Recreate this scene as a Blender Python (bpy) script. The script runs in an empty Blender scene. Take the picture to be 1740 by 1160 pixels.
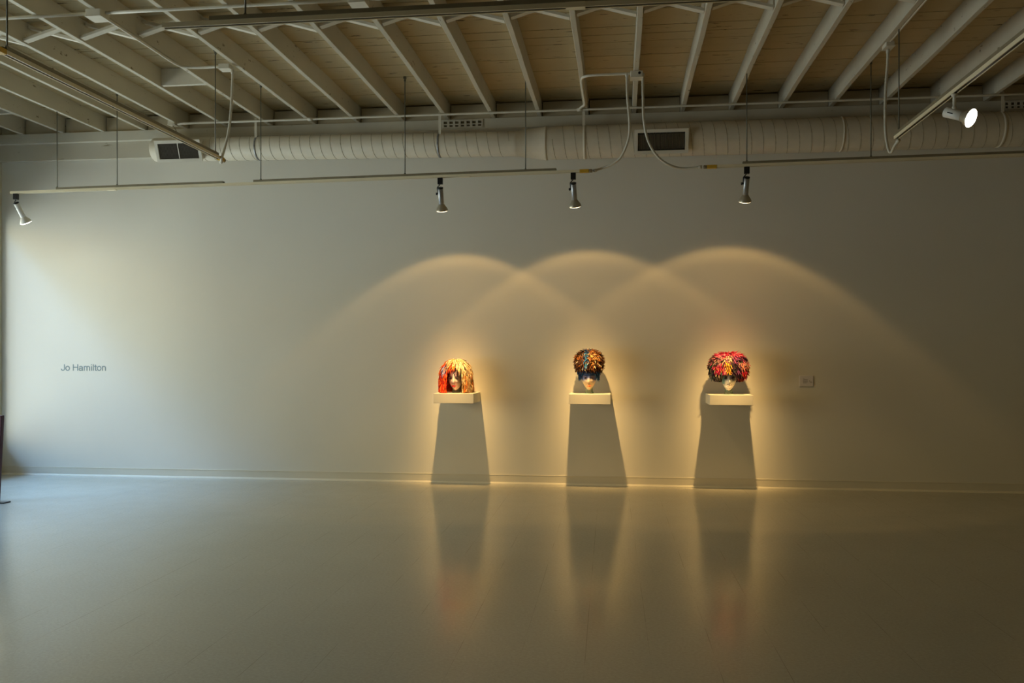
import bpy, bmesh, math, random
from mathutils import Vector, Matrix
random.seed(7)
scn = bpy.context.scene
C = scn.collection
PI = math.pi

# ------------------------------------------------------------------ camera numbers (metres; the back wall is Y = 0)
F = 1460.0                       # focal length in pixels of the 1740 wide frame
TH = math.atan(182.0 / F)        # the camera is turned a little left of the wall's normal
CO, SI = math.cos(TH), math.sin(TH)
DIST, EYE = 9.61, 1.45
HOR, UC = 603.0, 870.0

def at(u, v, d=None, z=None, x=None):
    """point seen at (u, v) that lies d in front of the back wall, or at height z, or at x"""
    r, w = (u - UC) / F, (HOR - v) / F
    dx, dy, dz = CO * r - SI, SI * r + CO, w
    if d is not None: t = (DIST - d) / dy
    elif z is not None: t = (z - EYE) / dz
    else: t = x / dx
    return Vector((dx * t, -DIST + dy * t, EYE + dz * t))

# ------------------------------------------------------------------ materials
def new_mat(name):
    m = bpy.data.materials.new(name); m.use_nodes = True
    nt = m.node_tree; b = nt.nodes['Principled BSDF']
    return m, nt, b

def ramp(nt, fac, stops):
    r = nt.nodes.new('ShaderNodeValToRGB')
    el = r.color_ramp.elements
    el[0].position, el[0].color = stops[0][0], (*stops[0][1], 1)
    el[1].position, el[1].color = stops[-1][0], (*stops[-1][1], 1)
    for p, c in stops[1:-1]:
        e = el.new(p); e.color = (*c, 1)
    nt.links.new(fac, r.inputs[0])
    return r.outputs[0]

def coords(nt, scale=(1, 1, 1), rot=(0, 0, 0)):
    g = nt.nodes.new('ShaderNodeNewGeometry')
    mp = nt.nodes.new('ShaderNodeMapping')
    mp.inputs['Scale'].default_value = scale
    mp.inputs['Rotation'].default_value = rot
    nt.links.new(g.outputs['Position'], mp.inputs['Vector'])
    return mp.outputs[0]

def noise(nt, vec, scale, detail=4, rough=.55):
    n = nt.nodes.new('ShaderNodeTexNoise')
    n.inputs['Scale'].default_value = scale
    n.inputs['Detail'].default_value = detail
    n.inputs['Roughness'].default_value = rough
    nt.links.new(vec, n.inputs['Vector'])
    return n.outputs['Fac']

def mixc(nt, fac, a, b):
    m = nt.nodes.new('ShaderNodeMix'); m.data_type = 'RGBA'
    for sock, val in ((m.inputs[0], fac), (m.inputs[6], a), (m.inputs[7], b)):
        if hasattr(val, 'is_linked'): nt.links.new(val, sock)
        elif isinstance(val, (int, float)): sock.default_value = val
        else: sock.default_value = (*val, 1)
    return m.outputs[2]

def bump(nt, b, h, strength=.2, dist=.01):
    n = nt.nodes.new('ShaderNodeBump')
    n.inputs['Strength'].default_value = strength
    n.inputs['Distance'].default_value = dist
    nt.links.new(h, n.inputs['Height']); nt.links.new(n.outputs[0], b.inputs['Normal'])

def paint(name, col, rough=.6, mott=.06, scale=3.0, spec=.3, metal=0.0, bmp=0.0):
    m, nt, b = new_mat(name)
    v = coords(nt)
    n = noise(nt, v, scale)
    lo = tuple(c * (1 - mott) for c in col); hi = tuple(min(1, c * (1 + mott)) for c in col)
    nt.links.new(ramp(nt, n, [(.3, lo), (.7, hi)]), b.inputs['Base Color'])
    b.inputs['Roughness'].default_value = rough
    b.inputs['Specular IOR Level'].default_value = spec
    b.inputs['Metallic'].default_value = metal
    if bmp: bump(nt, b, noise(nt, v, 180, 3), bmp, .002)
    return m

def peeling(name, col, dark, stretch, lo, hi, sc, rough=.6, mott=.08):
    """old white paint with flakes missing, stretched along the grain"""
    m, nt, b = new_mat(name)
    v = coords(nt, stretch)
    a = noise(nt, v, sc, 6, .62)
    g = noise(nt, coords(nt), 1.3, 3)
    flake = ramp(nt, a, [(lo, (0, 0, 0)), (hi, (1, 1, 1))])
    base = ramp(nt, g, [(.3, tuple(c * (1 - mott) for c in col)), (.7, tuple(min(1, c * (1 + mott)) for c in col))])
    nt.links.new(mixc(nt, flake, base, dark), b.inputs['Base Color'])
    b.inputs['Roughness'].default_value = rough
    b.inputs['Specular IOR Level'].default_value = .25
    bump(nt, b, a, .25, .004)
    return m

M = {}
M['wall'] = paint('wall_paint', (.755, .72, .63), .62, .02, .9, .25, bmp=.04)
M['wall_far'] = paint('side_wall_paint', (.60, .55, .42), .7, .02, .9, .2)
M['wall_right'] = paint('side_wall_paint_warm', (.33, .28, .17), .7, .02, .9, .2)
M['trim'] = peeling('trim_paint', (.66, .62, .51), (.33, .28, .19), (1, 1, 1), .68, .74, 14)
M['fascia'] = peeling('fascia_paint', (.62, .57, .46), (.36, .30, .2), (.6, 1, 3), .64, .72, 9)
M['base'] = paint('vinyl_base', (.72, .67, .55), .45, .03, 2, .4)
M['bead'] = paint('base_bead', (.78, .72, .58), .35, .03, 2, .5)
M['joist'] = peeling('joist_paint', (.56, .515, .41), (.19, .15, .09), (1.6, .8, 1.6), .65, .69, 11)
M['deck'] = peeling('deck_paint', (.52, .42, .245), (.12, .085, .05), (.55, 3.2, 1), .635, .665, 7.5)
M['brace'] = paint('brace_paint', (.66, .61, .50), .6, .06, 8)
M['block'] = peeling('blocking_paint', (.50, .43, .30), (.2, .15, .09), (1, 1, 1.5), .68, .74, 10)
M['duct'] = paint('duct_paint', (.66, .60, .48), .5, .06, 5, .35)
M['seam'] = paint('duct_seam_paint', (.40, .35, .25), .5, .06, 5, .35)
M['galv'] = paint('worn_steel', (.30, .31, .32), .45, .25, 30, .5, .6)
M['white'] = paint('white_enamel', (.70, .66, .56), .4, .03, 6, .5)
M['lampwhite'] = paint('lamp_enamel', (.78, .77, .72), .35, .02, 6, .5)
M['vent'] = paint('vent_enamel', (.68, .64, .54), .45, .05, 9, .4)
M['slat'] = paint('vent_slat_grey', (.15, .13, .10), .5, .08, 20, .4)
M['slotshade'] = paint('slot_shade', (.16, .13, .08), .8, .1, 9, .1)  # brown painted in for the shaded ledger behind the slots
M['dark'] = paint('recess_shade', (.02, .018, .015), .9, .1, 5, .1)  # near-black colour standing for the shade inside recesses and holes
M['conduit'] = paint('conduit_paint', (.68, .63, .52), .45, .05, 12, .4)
M['flex'] = paint('flex_conduit', (.60, .56, .46), .4, .05, 14, .5)
M['strut'] = paint('strut_steel', (.26, .22, .14), .5, .12, 10, .4, .2)
M['track'] = paint('track_cream', (.82, .72, .50), .4, .05, 6, .5)
M['slot'] = paint('track_slot_dark', (.06, .045, .03), .6, .1, 6, .3)
M['rod'] = paint('rod_steel', (.16, .16, .13), .45, .1, 20, .4, .5)
M['yellow'] = paint('feed_yellow', (.62, .36, .03), .5, .05, 9, .4)
M['black'] = paint('black_plastic', (.012, .011, .012), .4, .1, 9, .4)
M['silver'] = paint('brushed_silver', (.42, .42, .43), .35, .08, 30, .5, .7)
M['bulb'] = paint('bulb_reflector', (.48, .43, .33), .3, .05, 12, .5, .5)
M['shelf'] = paint('shelf_paint', (.76, .72, .62), .5, .015, 2, .35)
M['card'] = paint('card_white', (.72, .68, .68), .6, .02, 20, .3)
M['ink'] = paint('card_ink', (.24, .21, .18), .7, .05, 20, .2)
M['letter'] = paint('lettering_grey', (.20, .26, .27), .5, .03, 9, .3)
M['maroon'] = paint('maroon_paint', (.05, .001, .012), .5, .06, 4, .5)
M['metalframe'] = paint('window_frame_alu', (.30, .29, .27), .4, .05, 8, .5, .4)

def lens_mat(name, col, s):
    m, nt, b = new_mat(name)
    b.inputs['Base Color'].default_value = (.8, .75, .65, 1)
    b.inputs['Emission Color'].default_value = (*col, 1)
    b.inputs['Emission Strength'].default_value = s
    return m
M['lens'] = lens_mat('lit_bulb_glass', (1, .82, .52), 7)
M['lens_bright'] = lens_mat('lit_bulb_glass_bright', (1, .93, .78), 14)

def glass_mat():
    m = bpy.data.materials.new('moulded_glass'); m.use_nodes = True
    nt = m.node_tree; nt.nodes.remove(nt.nodes['Principled BSDF'])
    t = nt.nodes.new('ShaderNodeBsdfTransparent'); g = nt.nodes.new('ShaderNodeBsdfGlossy')
    g.inputs['Roughness'].default_value = .06; g.inputs['Color'].default_value = (.85, .95, .85, 1)
    lw = nt.nodes.new('ShaderNodeLayerWeight'); lw.inputs[0].default_value = .35
    tint = ramp(nt, lw.outputs['Facing'], [(.2, (.86, .93, .84)), (.8, (.42, .52, .40))])   # thicker glass towards the rim
    nt.links.new(tint, t.inputs[0])
    mx = nt.nodes.new('ShaderNodeMixShader')
    nt.links.new(lw.outputs['Fresnel'], mx.inputs[0]); nt.links.new(t.outputs[0], mx.inputs[1]); nt.links.new(g.outputs[0], mx.inputs[2])
    df = nt.nodes.new('ShaderNodeBsdfDiffuse'); df.inputs[0].default_value = (.70, .78, .62, 1)   # pale diffuse share mixed in to lighten the dark neck
    m2 = nt.nodes.new('ShaderNodeMixShader'); m2.inputs[0].default_value = .22
    nt.links.new(mx.outputs[0], m2.inputs[1]); nt.links.new(df.outputs[0], m2.inputs[2])
    nt.links.new(m2.outputs[0], nt.nodes['Material Output'].inputs[0])
    return m
M['glass'] = glass_mat()

def pane_mat():
    m = bpy.data.materials.new('window_pane'); m.use_nodes = True
    nt = m.node_tree; nt.nodes.remove(nt.nodes['Principled BSDF'])
    t = nt.nodes.new('ShaderNodeBsdfTransparent'); g = nt.nodes.new('ShaderNodeBsdfGlossy')
    g.inputs['Roughness'].default_value = .02
    fr = nt.nodes.new('ShaderNodeFresnel'); fr.inputs[0].default_value = 1.2
    mx = nt.nodes.new('ShaderNodeMixShader')
    nt.links.new(fr.outputs[0], mx.inputs[0]); nt.links.new(t.outputs[0], mx.inputs[1]); nt.links.new(g.outputs[0], mx.inputs[2])
    nt.links.new(mx.outputs[0], nt.nodes['Material Output'].inputs[0])
    return m
M['pane'] = pane_mat()

def floor_mat():
    m, nt, b = new_mat('vinyl_tile_floor')
    rot = (0, 0, math.radians(-.6))
    v = coords(nt, (1, 1, 1), rot)
    # 12 inch tiles; the seams across the view are butted tighter
    def seam(axis, off, width):
        s = nt.nodes.new('ShaderNodeSeparateXYZ'); nt.links.new(v, s.inputs[0])
        a = nt.nodes.new('ShaderNodeMath'); a.operation = 'ADD'; a.inputs[1].default_value = off + 61.0
        nt.links.new(s.outputs[axis], a.inputs[0])
        mo = nt.nodes.new('ShaderNodeMath'); mo.operation = 'MODULO'; mo.inputs[1].default_value = .31
        nt.links.new(a.outputs[0], mo.inputs[0])
        l = nt.nodes.new('ShaderNodeMath'); l.operation = 'LESS_THAN'; l.inputs[1].default_value = width
        nt.links.new(mo.outputs[0], l.inputs[0])
        return l.outputs[0]
    sx, sy = seam(0, .29, .0022), seam(1, .1, .001)
    wear = noise(nt, v, 2.2, 3)                       # the seams come and go
    wr = ramp(nt, wear, [(.46, (.08, .08, .08)), (.6, (.75, .75, .75))])
    mul = nt.nodes.new('ShaderNodeMath'); mul.operation = 'MULTIPLY'
    mxm = nt.nodes.new('ShaderNodeMath'); mxm.operation = 'MAXIMUM'
    nt.links.new(sx, mxm.inputs[0])
    hs = nt.nodes.new('ShaderNodeMath'); hs.operation = 'MULTIPLY'; hs.inputs[1].default_value = .35
    nt.links.new(sy, hs.inputs[0]); nt.links.new(hs.outputs[0], mxm.inputs[1])
    nt.links.new(mxm.outputs[0], mul.inputs[0]); nt.links.new(wr, mul.inputs[1])
    fleck = ramp(nt, noise(nt, coords(nt, (1, 1, 1), (0, 0, .5)), 60, 5, .7), [(.3, (.45, .425, .345)), (.7, (.54, .51, .42))])
    cloud = ramp(nt, noise(nt, v, .8, 3), [(.3, (.93, .93, .93)), (.7, (1.0, 1.0, 1.0))])
    mm = nt.nodes.new('ShaderNodeMix'); mm.data_type = 'RGBA'; mm.blend_type = 'MULTIPLY'; mm.inputs[0].default_value = 1
    nt.links.new(fleck, mm.inputs[6]); nt.links.new(cloud, mm.inputs[7])
    c1 = mixc(nt, mul.outputs[0], mm.outputs[2], (.21, .19, .145))
    scuff = ramp(nt, noise(nt, coords(nt, (1.2, 3.4, 1), (0, 0, .35)), 6.5, 5, .6), [(.725, (0, 0, 0)), (.75, (.7, .7, .7))])
    c2 = mixc(nt, scuff, c1, (.13, .11, .08))
    nt.links.new(c2, b.inputs['Base Color'])
    rg = ramp(nt, noise(nt, v, 5, 4), [(.3, (.145, .145, .145)), (.7, (.20, .20, .20))])
    nt.links.new(rg, b.inputs['Roughness'])
    b.inputs['Specular IOR Level'].default_value = .5
    bump(nt, b, noise(nt, coords(nt, (1, 1.6, 1)), 9, 3), .03, .01)
    return m
M['floor'] = floor_mat()

def attr_mat(name, rough=.75, spec=.2):
    m, nt, b = new_mat(name)
    a = nt.nodes.new('ShaderNodeAttribute'); a.attribute_name = 'dye'
    v = coords(nt)
    n = noise(nt, v, 120, 2)
    k = ramp(nt, n, [(.3, (.8, .8, .8)), (.7, (1, 1, 1))])
    mm = nt.nodes.new('ShaderNodeMix'); mm.data_type = 'RGBA'; mm.blend_type = 'MULTIPLY'; mm.inputs[0].default_value = 1
    nt.links.new(a.outputs['Color'], mm.inputs[6]); nt.links.new(k, mm.inputs[7])
    nt.links.new(mm.outputs[2], b.inputs['Base Color'])
    b.inputs['Roughness'].default_value = rough
    b.inputs['Specular IOR Level'].default_value = spec
    return m
M['yarn'] = attr_mat('dyed_yarn', .8, .15)
M['facepaint'] = attr_mat('crocheted_face', .55, .3)
M['lip_red'] = paint('lip_red', (.55, .02, .03), .5, .1, 60)
M['lip_orange'] = paint('lip_orange', (.75, .17, .06), .5, .1, 60)
M['lip_pale'] = paint('lip_pale', (.62, .50, .42), .5, .15, 60)
M['eye'] = paint('eye_dark', (.03, .015, .02), .35, .1, 60, .5)

# ------------------------------------------------------------------ mesh helpers (all in world metres)
def bm_new(): return bmesh.new()

def box(bm, x0, x1, y0, y1, z0, z1):
    vs = [bm.verts.new((x, y, z)) for z in (z0, z1) for y in (y0, y1) for x in (x0, x1)]
    for f in ((0, 2, 3, 1), (4, 5, 7, 6), (0, 1, 5, 4), (2, 6, 7, 3), (0, 4, 6, 2), (1, 3, 7, 5)):
        bm.faces.new([vs[i] for i in f])
    return vs

def obox(bm, c, ax, ay, az, hx, hy, hz):
    """box about c with half sizes along three axes"""
    vs = [bm.verts.new(c + ax * (hx * i) + ay * (hy * j) + az * (hz * k)) for k in (-1, 1) for j in (-1, 1) for i in (-1, 1)]
    for f in ((0, 2, 3, 1), (4, 5, 7, 6), (0, 1, 5, 4), (2, 6, 7, 3), (0, 4, 6, 2), (1, 3, 7, 5)):
        bm.faces.new([vs[i] for i in f])

def bar(bm, a, b, w, h, up=Vector((0, 0, 1))):
    a, b = Vector(a), Vector(b); ax = (b - a).normalized()
    ay = up.cross(ax).normalized(); az = ax.cross(ay)
    obox(bm, (a + b) / 2, ax, ay, az, (b - a).length / 2, w / 2, h / 2)

def smooth_path(pts, n=8):
    pts = [Vector(p) for p in pts]; out = []
    P = [pts[0] * 2 - pts[1]] + pts + [pts[-1] * 2 - pts[-2]]
    for i in range(1, len(P) - 2):
        p0, p1, p2, p3 = P[i - 1:i + 3]
        for k in range(n):
            t = k / n
            out.append(.5 * ((2 * p1) + (p2 - p0) * t + (2 * p0 - 5 * p1 + 4 * p2 - p3) * t * t + (3 * p1 - p0 - 3 * p2 + p3) * t ** 3))
    out.append(pts[-1]); return out

def tube(bm, pts, r, n=10, ribs=False):
    pts = [Vector(p) for p in pts]; rings = []; side = None
    for i, p in enumerate(pts):
        d = (pts[min(i + 1, len(pts) - 1)] - pts[max(i - 1, 0)]).normalized()
        if side is None:
            side = d.cross(Vector((0, 0, 1)))
            if side.length < .05: side = d.cross(Vector((1, 0, 0)))
        side = (side - d * side.dot(d)).normalized(); o = d.cross(side)
        rr = r * (1.0 if not ribs or i % 2 else .86)
        rings.append([bm.verts.new(p + (side * math.cos(2 * PI * k / n) + o * math.sin(2 * PI * k / n)) * rr) for k in range(n)])
    for a, b in zip(rings, rings[1:]):
        for k in range(n):
            f = bm.faces.new((a[k], a[(k + 1) % n], b[(k + 1) % n], b[k])); f.smooth = True
    bm.faces.new(rings[0][::-1]); bm.faces.new(rings[-1])

def lathe(bm, o, ax, prof, n=28, cap0=True, cap1=True):
    """profile of (distance along ax, radius)"""
    o, ax = Vector(o), Vector(ax).normalized()
    s = ax.cross(Vector((0, 0, 1)))
    if s.length < .05: s = ax.cross(Vector((1, 0, 0)))
    s.normalize(); t = ax.cross(s); rings = []
    for h, r in prof:
        rings.append([bm.verts.new(o + ax * h + (s * math.cos(2 * PI * k / n) + t * math.sin(2 * PI * k / n)) * r) for k in range(n)])
    for a, b in zip(rings, rings[1:]):
        for k in range(n):
            f = bm.faces.new((a[k], a[(k + 1) % n], b[(k + 1) % n], b[k])); f.smooth = True
    if cap0: bm.faces.new(rings[0][::-1])
    if cap1: bm.faces.new(rings[-1])

def bevel(bm, w, seg=2):
    bmesh.ops.bevel(bm, geom=list(bm.edges), offset=w, segments=seg, affect='EDGES', profile=.6)

def world_of(o):
    v = Vector((0, 0, 0))
    while o is not None:
        v = v + o.location; o = o.parent
    return v

def obj(name, bm, mat, parent=None):
    bmesh.ops.recalc_face_normals(bm, faces=list(bm.faces))
    if parent is not None:
        w = world_of(parent)
        for v in bm.verts: v.co -= w
    me = bpy.data.meshes.new(name); bm.to_mesh(me); bm.free()
    o = bpy.data.objects.new(name, me); C.objects.link(o)
    if mat is not None: me.materials.append(mat)
    if parent is not None: o.parent = parent
    return o

def thing(name, label, cat, loc, group=None):
    o = bpy.data.objects.new(name, None); o.empty_display_size = .1
    C.objects.link(o); o.location = loc
    return tag(o, label, cat, group)

def tag(o, label, cat, group=None):
    o['label'] = label; o['category'] = cat
    if group: o['group'] = group
    return o

def struct(name, bm, mat, parent=None, label=None):
    o = obj(name, bm, mat, parent)
    if parent is None: o['kind'] = 'structure'
    if label: o['label'] = label
    return o

def centre(o):
    """move a one-mesh thing's origin to the middle of its lowest edge"""
    vs = o.data.vertices
    lo = [min(v.co[i] for v in vs) for i in range(3)]; hi = [max(v.co[i] for v in vs) for i in range(3)]
    c = Vector(((lo[0] + hi[0]) / 2, (lo[1] + hi[1]) / 2, lo[2]))
    o.data.transform(Matrix.Translation(-c)); o.location = c
    return o

# ------------------------------------------------------------------ the room
XL, XR, YF = -7.455, 5.2, -13.4
ZJ, ZD = 4.10, 4.284             # joist undersides, deck underside
bm = bm_new(); box(bm, XL - .2, XR + .2, YF - .2, .2, -.12, 0)
struct('floor', bm, M['floor'])
bm = bm_new(); box(bm, XL - .2, XR + .2, 0, .2, 0, ZD)
struct('wall_back', bm, M['wall'])
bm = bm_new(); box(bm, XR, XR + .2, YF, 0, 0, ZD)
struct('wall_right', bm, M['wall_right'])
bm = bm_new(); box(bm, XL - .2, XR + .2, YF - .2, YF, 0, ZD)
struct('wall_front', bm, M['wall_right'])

# left wall: corner window, then a second unseen one added as fill light
WIN = [(-3.1, -.06, .38, 3.1), (-6.9, -4.1, .38, 3.1)]
WT = .10                                    # thickness of the glazed wall
bm = bm_new()
ys = [YF] + [v for w in sorted(WIN) for v in w[:2]] + [0]
for a, b in zip(ys[::2], ys[1::2]): box(bm, XL - WT, XL, a, b, 0, ZD)
for y0, y1, z0, z1 in WIN:
    box(bm, XL - WT, XL, y0, y1, 0, z0); box(bm, XL - WT, XL, y0, y1, z1, ZD)
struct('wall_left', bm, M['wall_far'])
for i, (y0, y1, z0, z1) in enumerate(WIN):
    bm = bm_new(); xa, xb, t = XL - WT, XL - WT + .04, .04
    box(bm, xa, xb, y0, y1, z0, z0 + t); box(bm, xa, xb, y0, y1, z1 - t, z1)
    for yy in (y0, y0 + 1.2, y1 - t): box(bm, xa, xb, yy, yy + t, z0 + t, z1 - t)
    w = struct('window_%d' % (i + 1), bm, M['metalframe'])
    bm = bm_new(); box(bm, XL - WT + .016, XL - WT + .024, y0 + t, y1 - t, z0 + t, z1 - t)
    obj('glass_pane', bm, M['pane'], w)

# deck boards above the joists, running along the wall
bm = bm_new(); y = .2; bw = .18
while y > YF - .2:
    jit = random.uniform(-.002, .002)
    box(bm, XL - .2, XR + .2, y - bw + .007, y, ZD + jit, ZD + .03)
    y -= bw
box(bm, XL - .2, XR + .2, YF - .2, .2, ZD + .07, ZD + .12)
box(bm, XL - .2, XL - .19, YF - .2, .2, ZD, ZD + .08); box(bm, XR + .19, XR + .2, YF - .2, .2, ZD, ZD + .08)
struct('ceiling', bm, M['deck'])

# ledger and fascia along the top of the back wall, base along its foot
bm = bm_new(); box(bm, XL, XR, -.10, 0, 3.985, ZJ); bevel(bm, .004)
struct('trim_1', bm, M['trim'])
bm = bm_new(); box(bm, XL, XR, -.045, 0, 3.79, 3.985)
struct('trim_2', bm, M['fascia'])
bm = bm_new(); box(bm, XL, XR, -.008, 0, .018, .098)
bs = struct('baseboard_back', bm, M['base'])
bm = bm_new()
prof = [(-.001, .0), (-.03, .0), (-.028, .006), (-.012, .018), (-.001, .024)]
ring = [[bm.verts.new((x, yy, zz)) for yy, zz in prof] for x in (XL, XR)]
for k in range(len(prof)): bm.faces.new((ring[0][k], ring[1][k], ring[1][(k + 1) % 5], ring[0][(k + 1) % 5]))
bm.faces.new(ring[0]); bm.faces.new(ring[1][::-1])
obj('cove_toe', bm, M['bead'], bs)
bm = bm_new(); box(bm, XL, XR, -.011, 0, .096, .101)
obj('top_bead', bm, M['bead'], bs)

# ------------------------------------------------------------------ joists, blocking, bridging
ORD = ['', 'first', 'second', 'third', 'fourth', 'fifth', 'sixth', 'seventh', 'eighth', 'ninth', 'tenth',
       'eleventh', 'twelfth', 'thirteenth', 'fourteenth', 'fifteenth']
def jx(k): return .14 + .52 * k
JW = .045
KMIN, KMAX = -14, 8
for k in range(KMIN, KMAX + 1):
    bm = bm_new(); x = jx(k)
    ny = 46; ph = random.uniform(0, 6)
    prev = None
    for i in range(ny + 1):                      # sawn timber: very slightly wavy arrises
        yy = -.02 + (YF + .02) * i / ny
        q = .002 * math.sin(i * .9 + ph) + random.uniform(-.001, .001)
        r = [bm.verts.new((x + a + q, yy, z)) for a, z in ((0, ZJ + .003), (.003, ZJ), (JW - .003, ZJ), (JW, ZJ + .003), (JW, ZD - .001), (0, ZD - .001))]
        if prev:
            for j in range(6): bm.faces.new((prev[j], prev[(j + 1) % 6], r[(j + 1) % 6], r[j]))
        else: bm.faces.new(r)
        prev = r
    bm.faces.new(prev[::-1])
    o = centre(obj('ceiling_joist', bm, M['joist']))
    if k == 0: lb = 'white painted ceiling joist carrying the central junction box with two looping conduits'
    else: lb = 'white painted ceiling joist, %s to the %s of the joist with the central junction box' % (ORD[abs(k)], 'right' if k > 0 else 'left')
    tag(o, lb, 'joist', 'white ceiling joists')

def bay(k):
    return 'the %s bay %s of the junction box joist' % (ORD[k + 1] if k >= 0 else ORD[-k], 'right' if k >= 0 else 'left')
for k in range(KMIN, KMAX):
    bm = bm_new()
    a, b = jx(k) + JW + .012, jx(k + 1) - .003
    box(bm, a, b, -.075, -.045, ZJ, ZD - .014 - random.uniform(0, .004)); bevel(bm, .002, 1)
    tag(centre(obj('blocking_board', bm, M['block'])), 'blocking board above the wall ledger, closing ' + bay(k), 'board', 'blocking boards above the ledger')
YB = -2.87
for k in range(-11, 4):
    xa, xb = jx(k) + JW, jx(k + 1)
    for s, dy, word in ((1, 0, 'rising rightward'), (-1, .064, 'falling rightward')):
        za, zb = (ZJ + .018, ZD - .03) if s == 1 else (ZD - .03, ZJ + .018)
        bm = bm_new()
        a, b = Vector((xa, YB + dy, za)), Vector((xb, YB + dy, zb))
        d = (b - a).normalized(); n = Vector((-d.z, 0, d.x))
        obox(bm, (a + b) / 2, d, Vector((0, 1, 0)), n, (b - a).length / 2 - .004, .03, .012)
        bevel(bm, .0015, 1)
        tag(centre(obj('bridging_brace', bm, M['brace'])), 'white diagonal brace %s, %s' % (word, bay(k)[4:]), 'brace', 'diagonal bridging between the joists')
# solid blocks between joists on the left
for (k, u, v, word) in ((-9, 215, 146, 'white solid wood block between two left joists, above the left track'),
                        (-14, 5, 191, 'white solid wood block between joists at the left edge of the photo')):
    p = at(u, v, z=ZJ + .03)
    bm = bm_new(); box(bm, jx(k) + JW + .001, jx(k + 1) - .001, p.y - .02, p.y + .02, ZJ + .012, ZD - .004); bevel(bm, .002, 1)
    tag(centre(obj('wood_block', bm, M['brace'])), word, 'block')

# ------------------------------------------------------------------ air duct
AX = -.235
zl, zr = EYE + 2.375, EYE + 2.315
xs0 = at(300, 248, d=.235).x; xs1 = at(880, 243, d=.235).x; xs2 = at(928, 240, d=.235).x
RS, RB = .134, .178
xend = at(261, 252, d=.235).x
def axis_z(x):
    t = max(0, min(1, (x - xend) / (xs2 - xend)))
    return zl + (zr - zl) * t
duct = thing('air_duct', 'long round spiral air duct hanging along the top of the back wall', 'duct', (xs2, AX, zr))
bm = bm_new(); A, B = Vector((xend + .03, AX, axis_z(xend))), Vector((xs1, AX, axis_z(xs1)))
d = (B - A)
lathe(bm, A, d, [(-.03, RS * .55), (-.022, RS * .85), (0, RS), (d.length, RS)], 40, True, False)
obj('narrow_run', bm, M['duct'], duct)
bm = bm_new(); E = Vector((xs2, AX, zr)); d2 = E - B
lathe(bm, B, d2, [(-.03, RS + .006), (.0, RS + .006), (.004, RS + .004), (d2.length - .01, RB + .002), (d2.length, RB + .006), (d2.length + .012, RB + .006), (d2.length + .013, RB)], 40, False, False)
obj('reducer', bm, M['duct'], duct)
bm = bm_new()
lathe(bm, E, (1, 0, 0), [(0, RB), (XR - xs2 - .002, RB)], 40, False, False)
obj('wide_run', bm, M['duct'], duct)

def spiral(bm, p0, p1, r, pitch, rr):
    """the raised lock seam: each turn leans like the sheet it is wound from"""
    L = (p1 - p0).length; n = int(L / pitch); ax = (p1 - p0).normalized()
    up = Vector((0, 0, 1)); sd = Vector((0, -1, 0))
    pts = []
    for i in range(n * 20 + 1):
        a = 2 * PI * i / 20
        pts.append(p0 + ax * (i / 20 * pitch) + (sd * math.cos(a) - up * math.sin(a)) * r)
    tube(bm, pts, rr, 5)
bm = bm_new(); spiral(bm, Vector((xs0 + .35, AX, axis_z(xs0 + .35))), B, RS, .118, .0032)
obj('spiral_seam', bm, M['seam'], duct)
bm = bm_new(); spiral(bm, E + Vector((.08, 0, 0)), Vector((XR - .1, AX, zr)), RB, .122, .0034)
obj('spiral_seam', bm, M['seam'], duct)
for u, w, mt in ((431, .022, 'galv'), (743, .022, 'galv'), (993, .03, 'duct'), (1434, .02, 'duct'), (1708, .03, 'duct')):
    x = at(u, 240, d=.38).x; r = RS if x < xs1 else RB
    bm = bm_new(); lathe(bm, (x - w / 2, AX, axis_z(x)), (1, 0, 0), [(0, r), (.001, r + .004), (w - .001, r + .004), (w, r)], 40, False, False)
    obj('clamp_band', bm, M[mt], duct)
for u in (436, 748, 992, 1702):
    x = at(u, 210, d=.30).x; r = RS if x < xs1 else RB
    bm = bm_new()
    box(bm, x - .014, x + .014, AX - .092, AX - .088, axis_z(x) + math.sqrt(r * r - .09 ** 2), ZJ + .03)
    obj('hanger_strap', bm, M['conduit'], duct)
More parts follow.
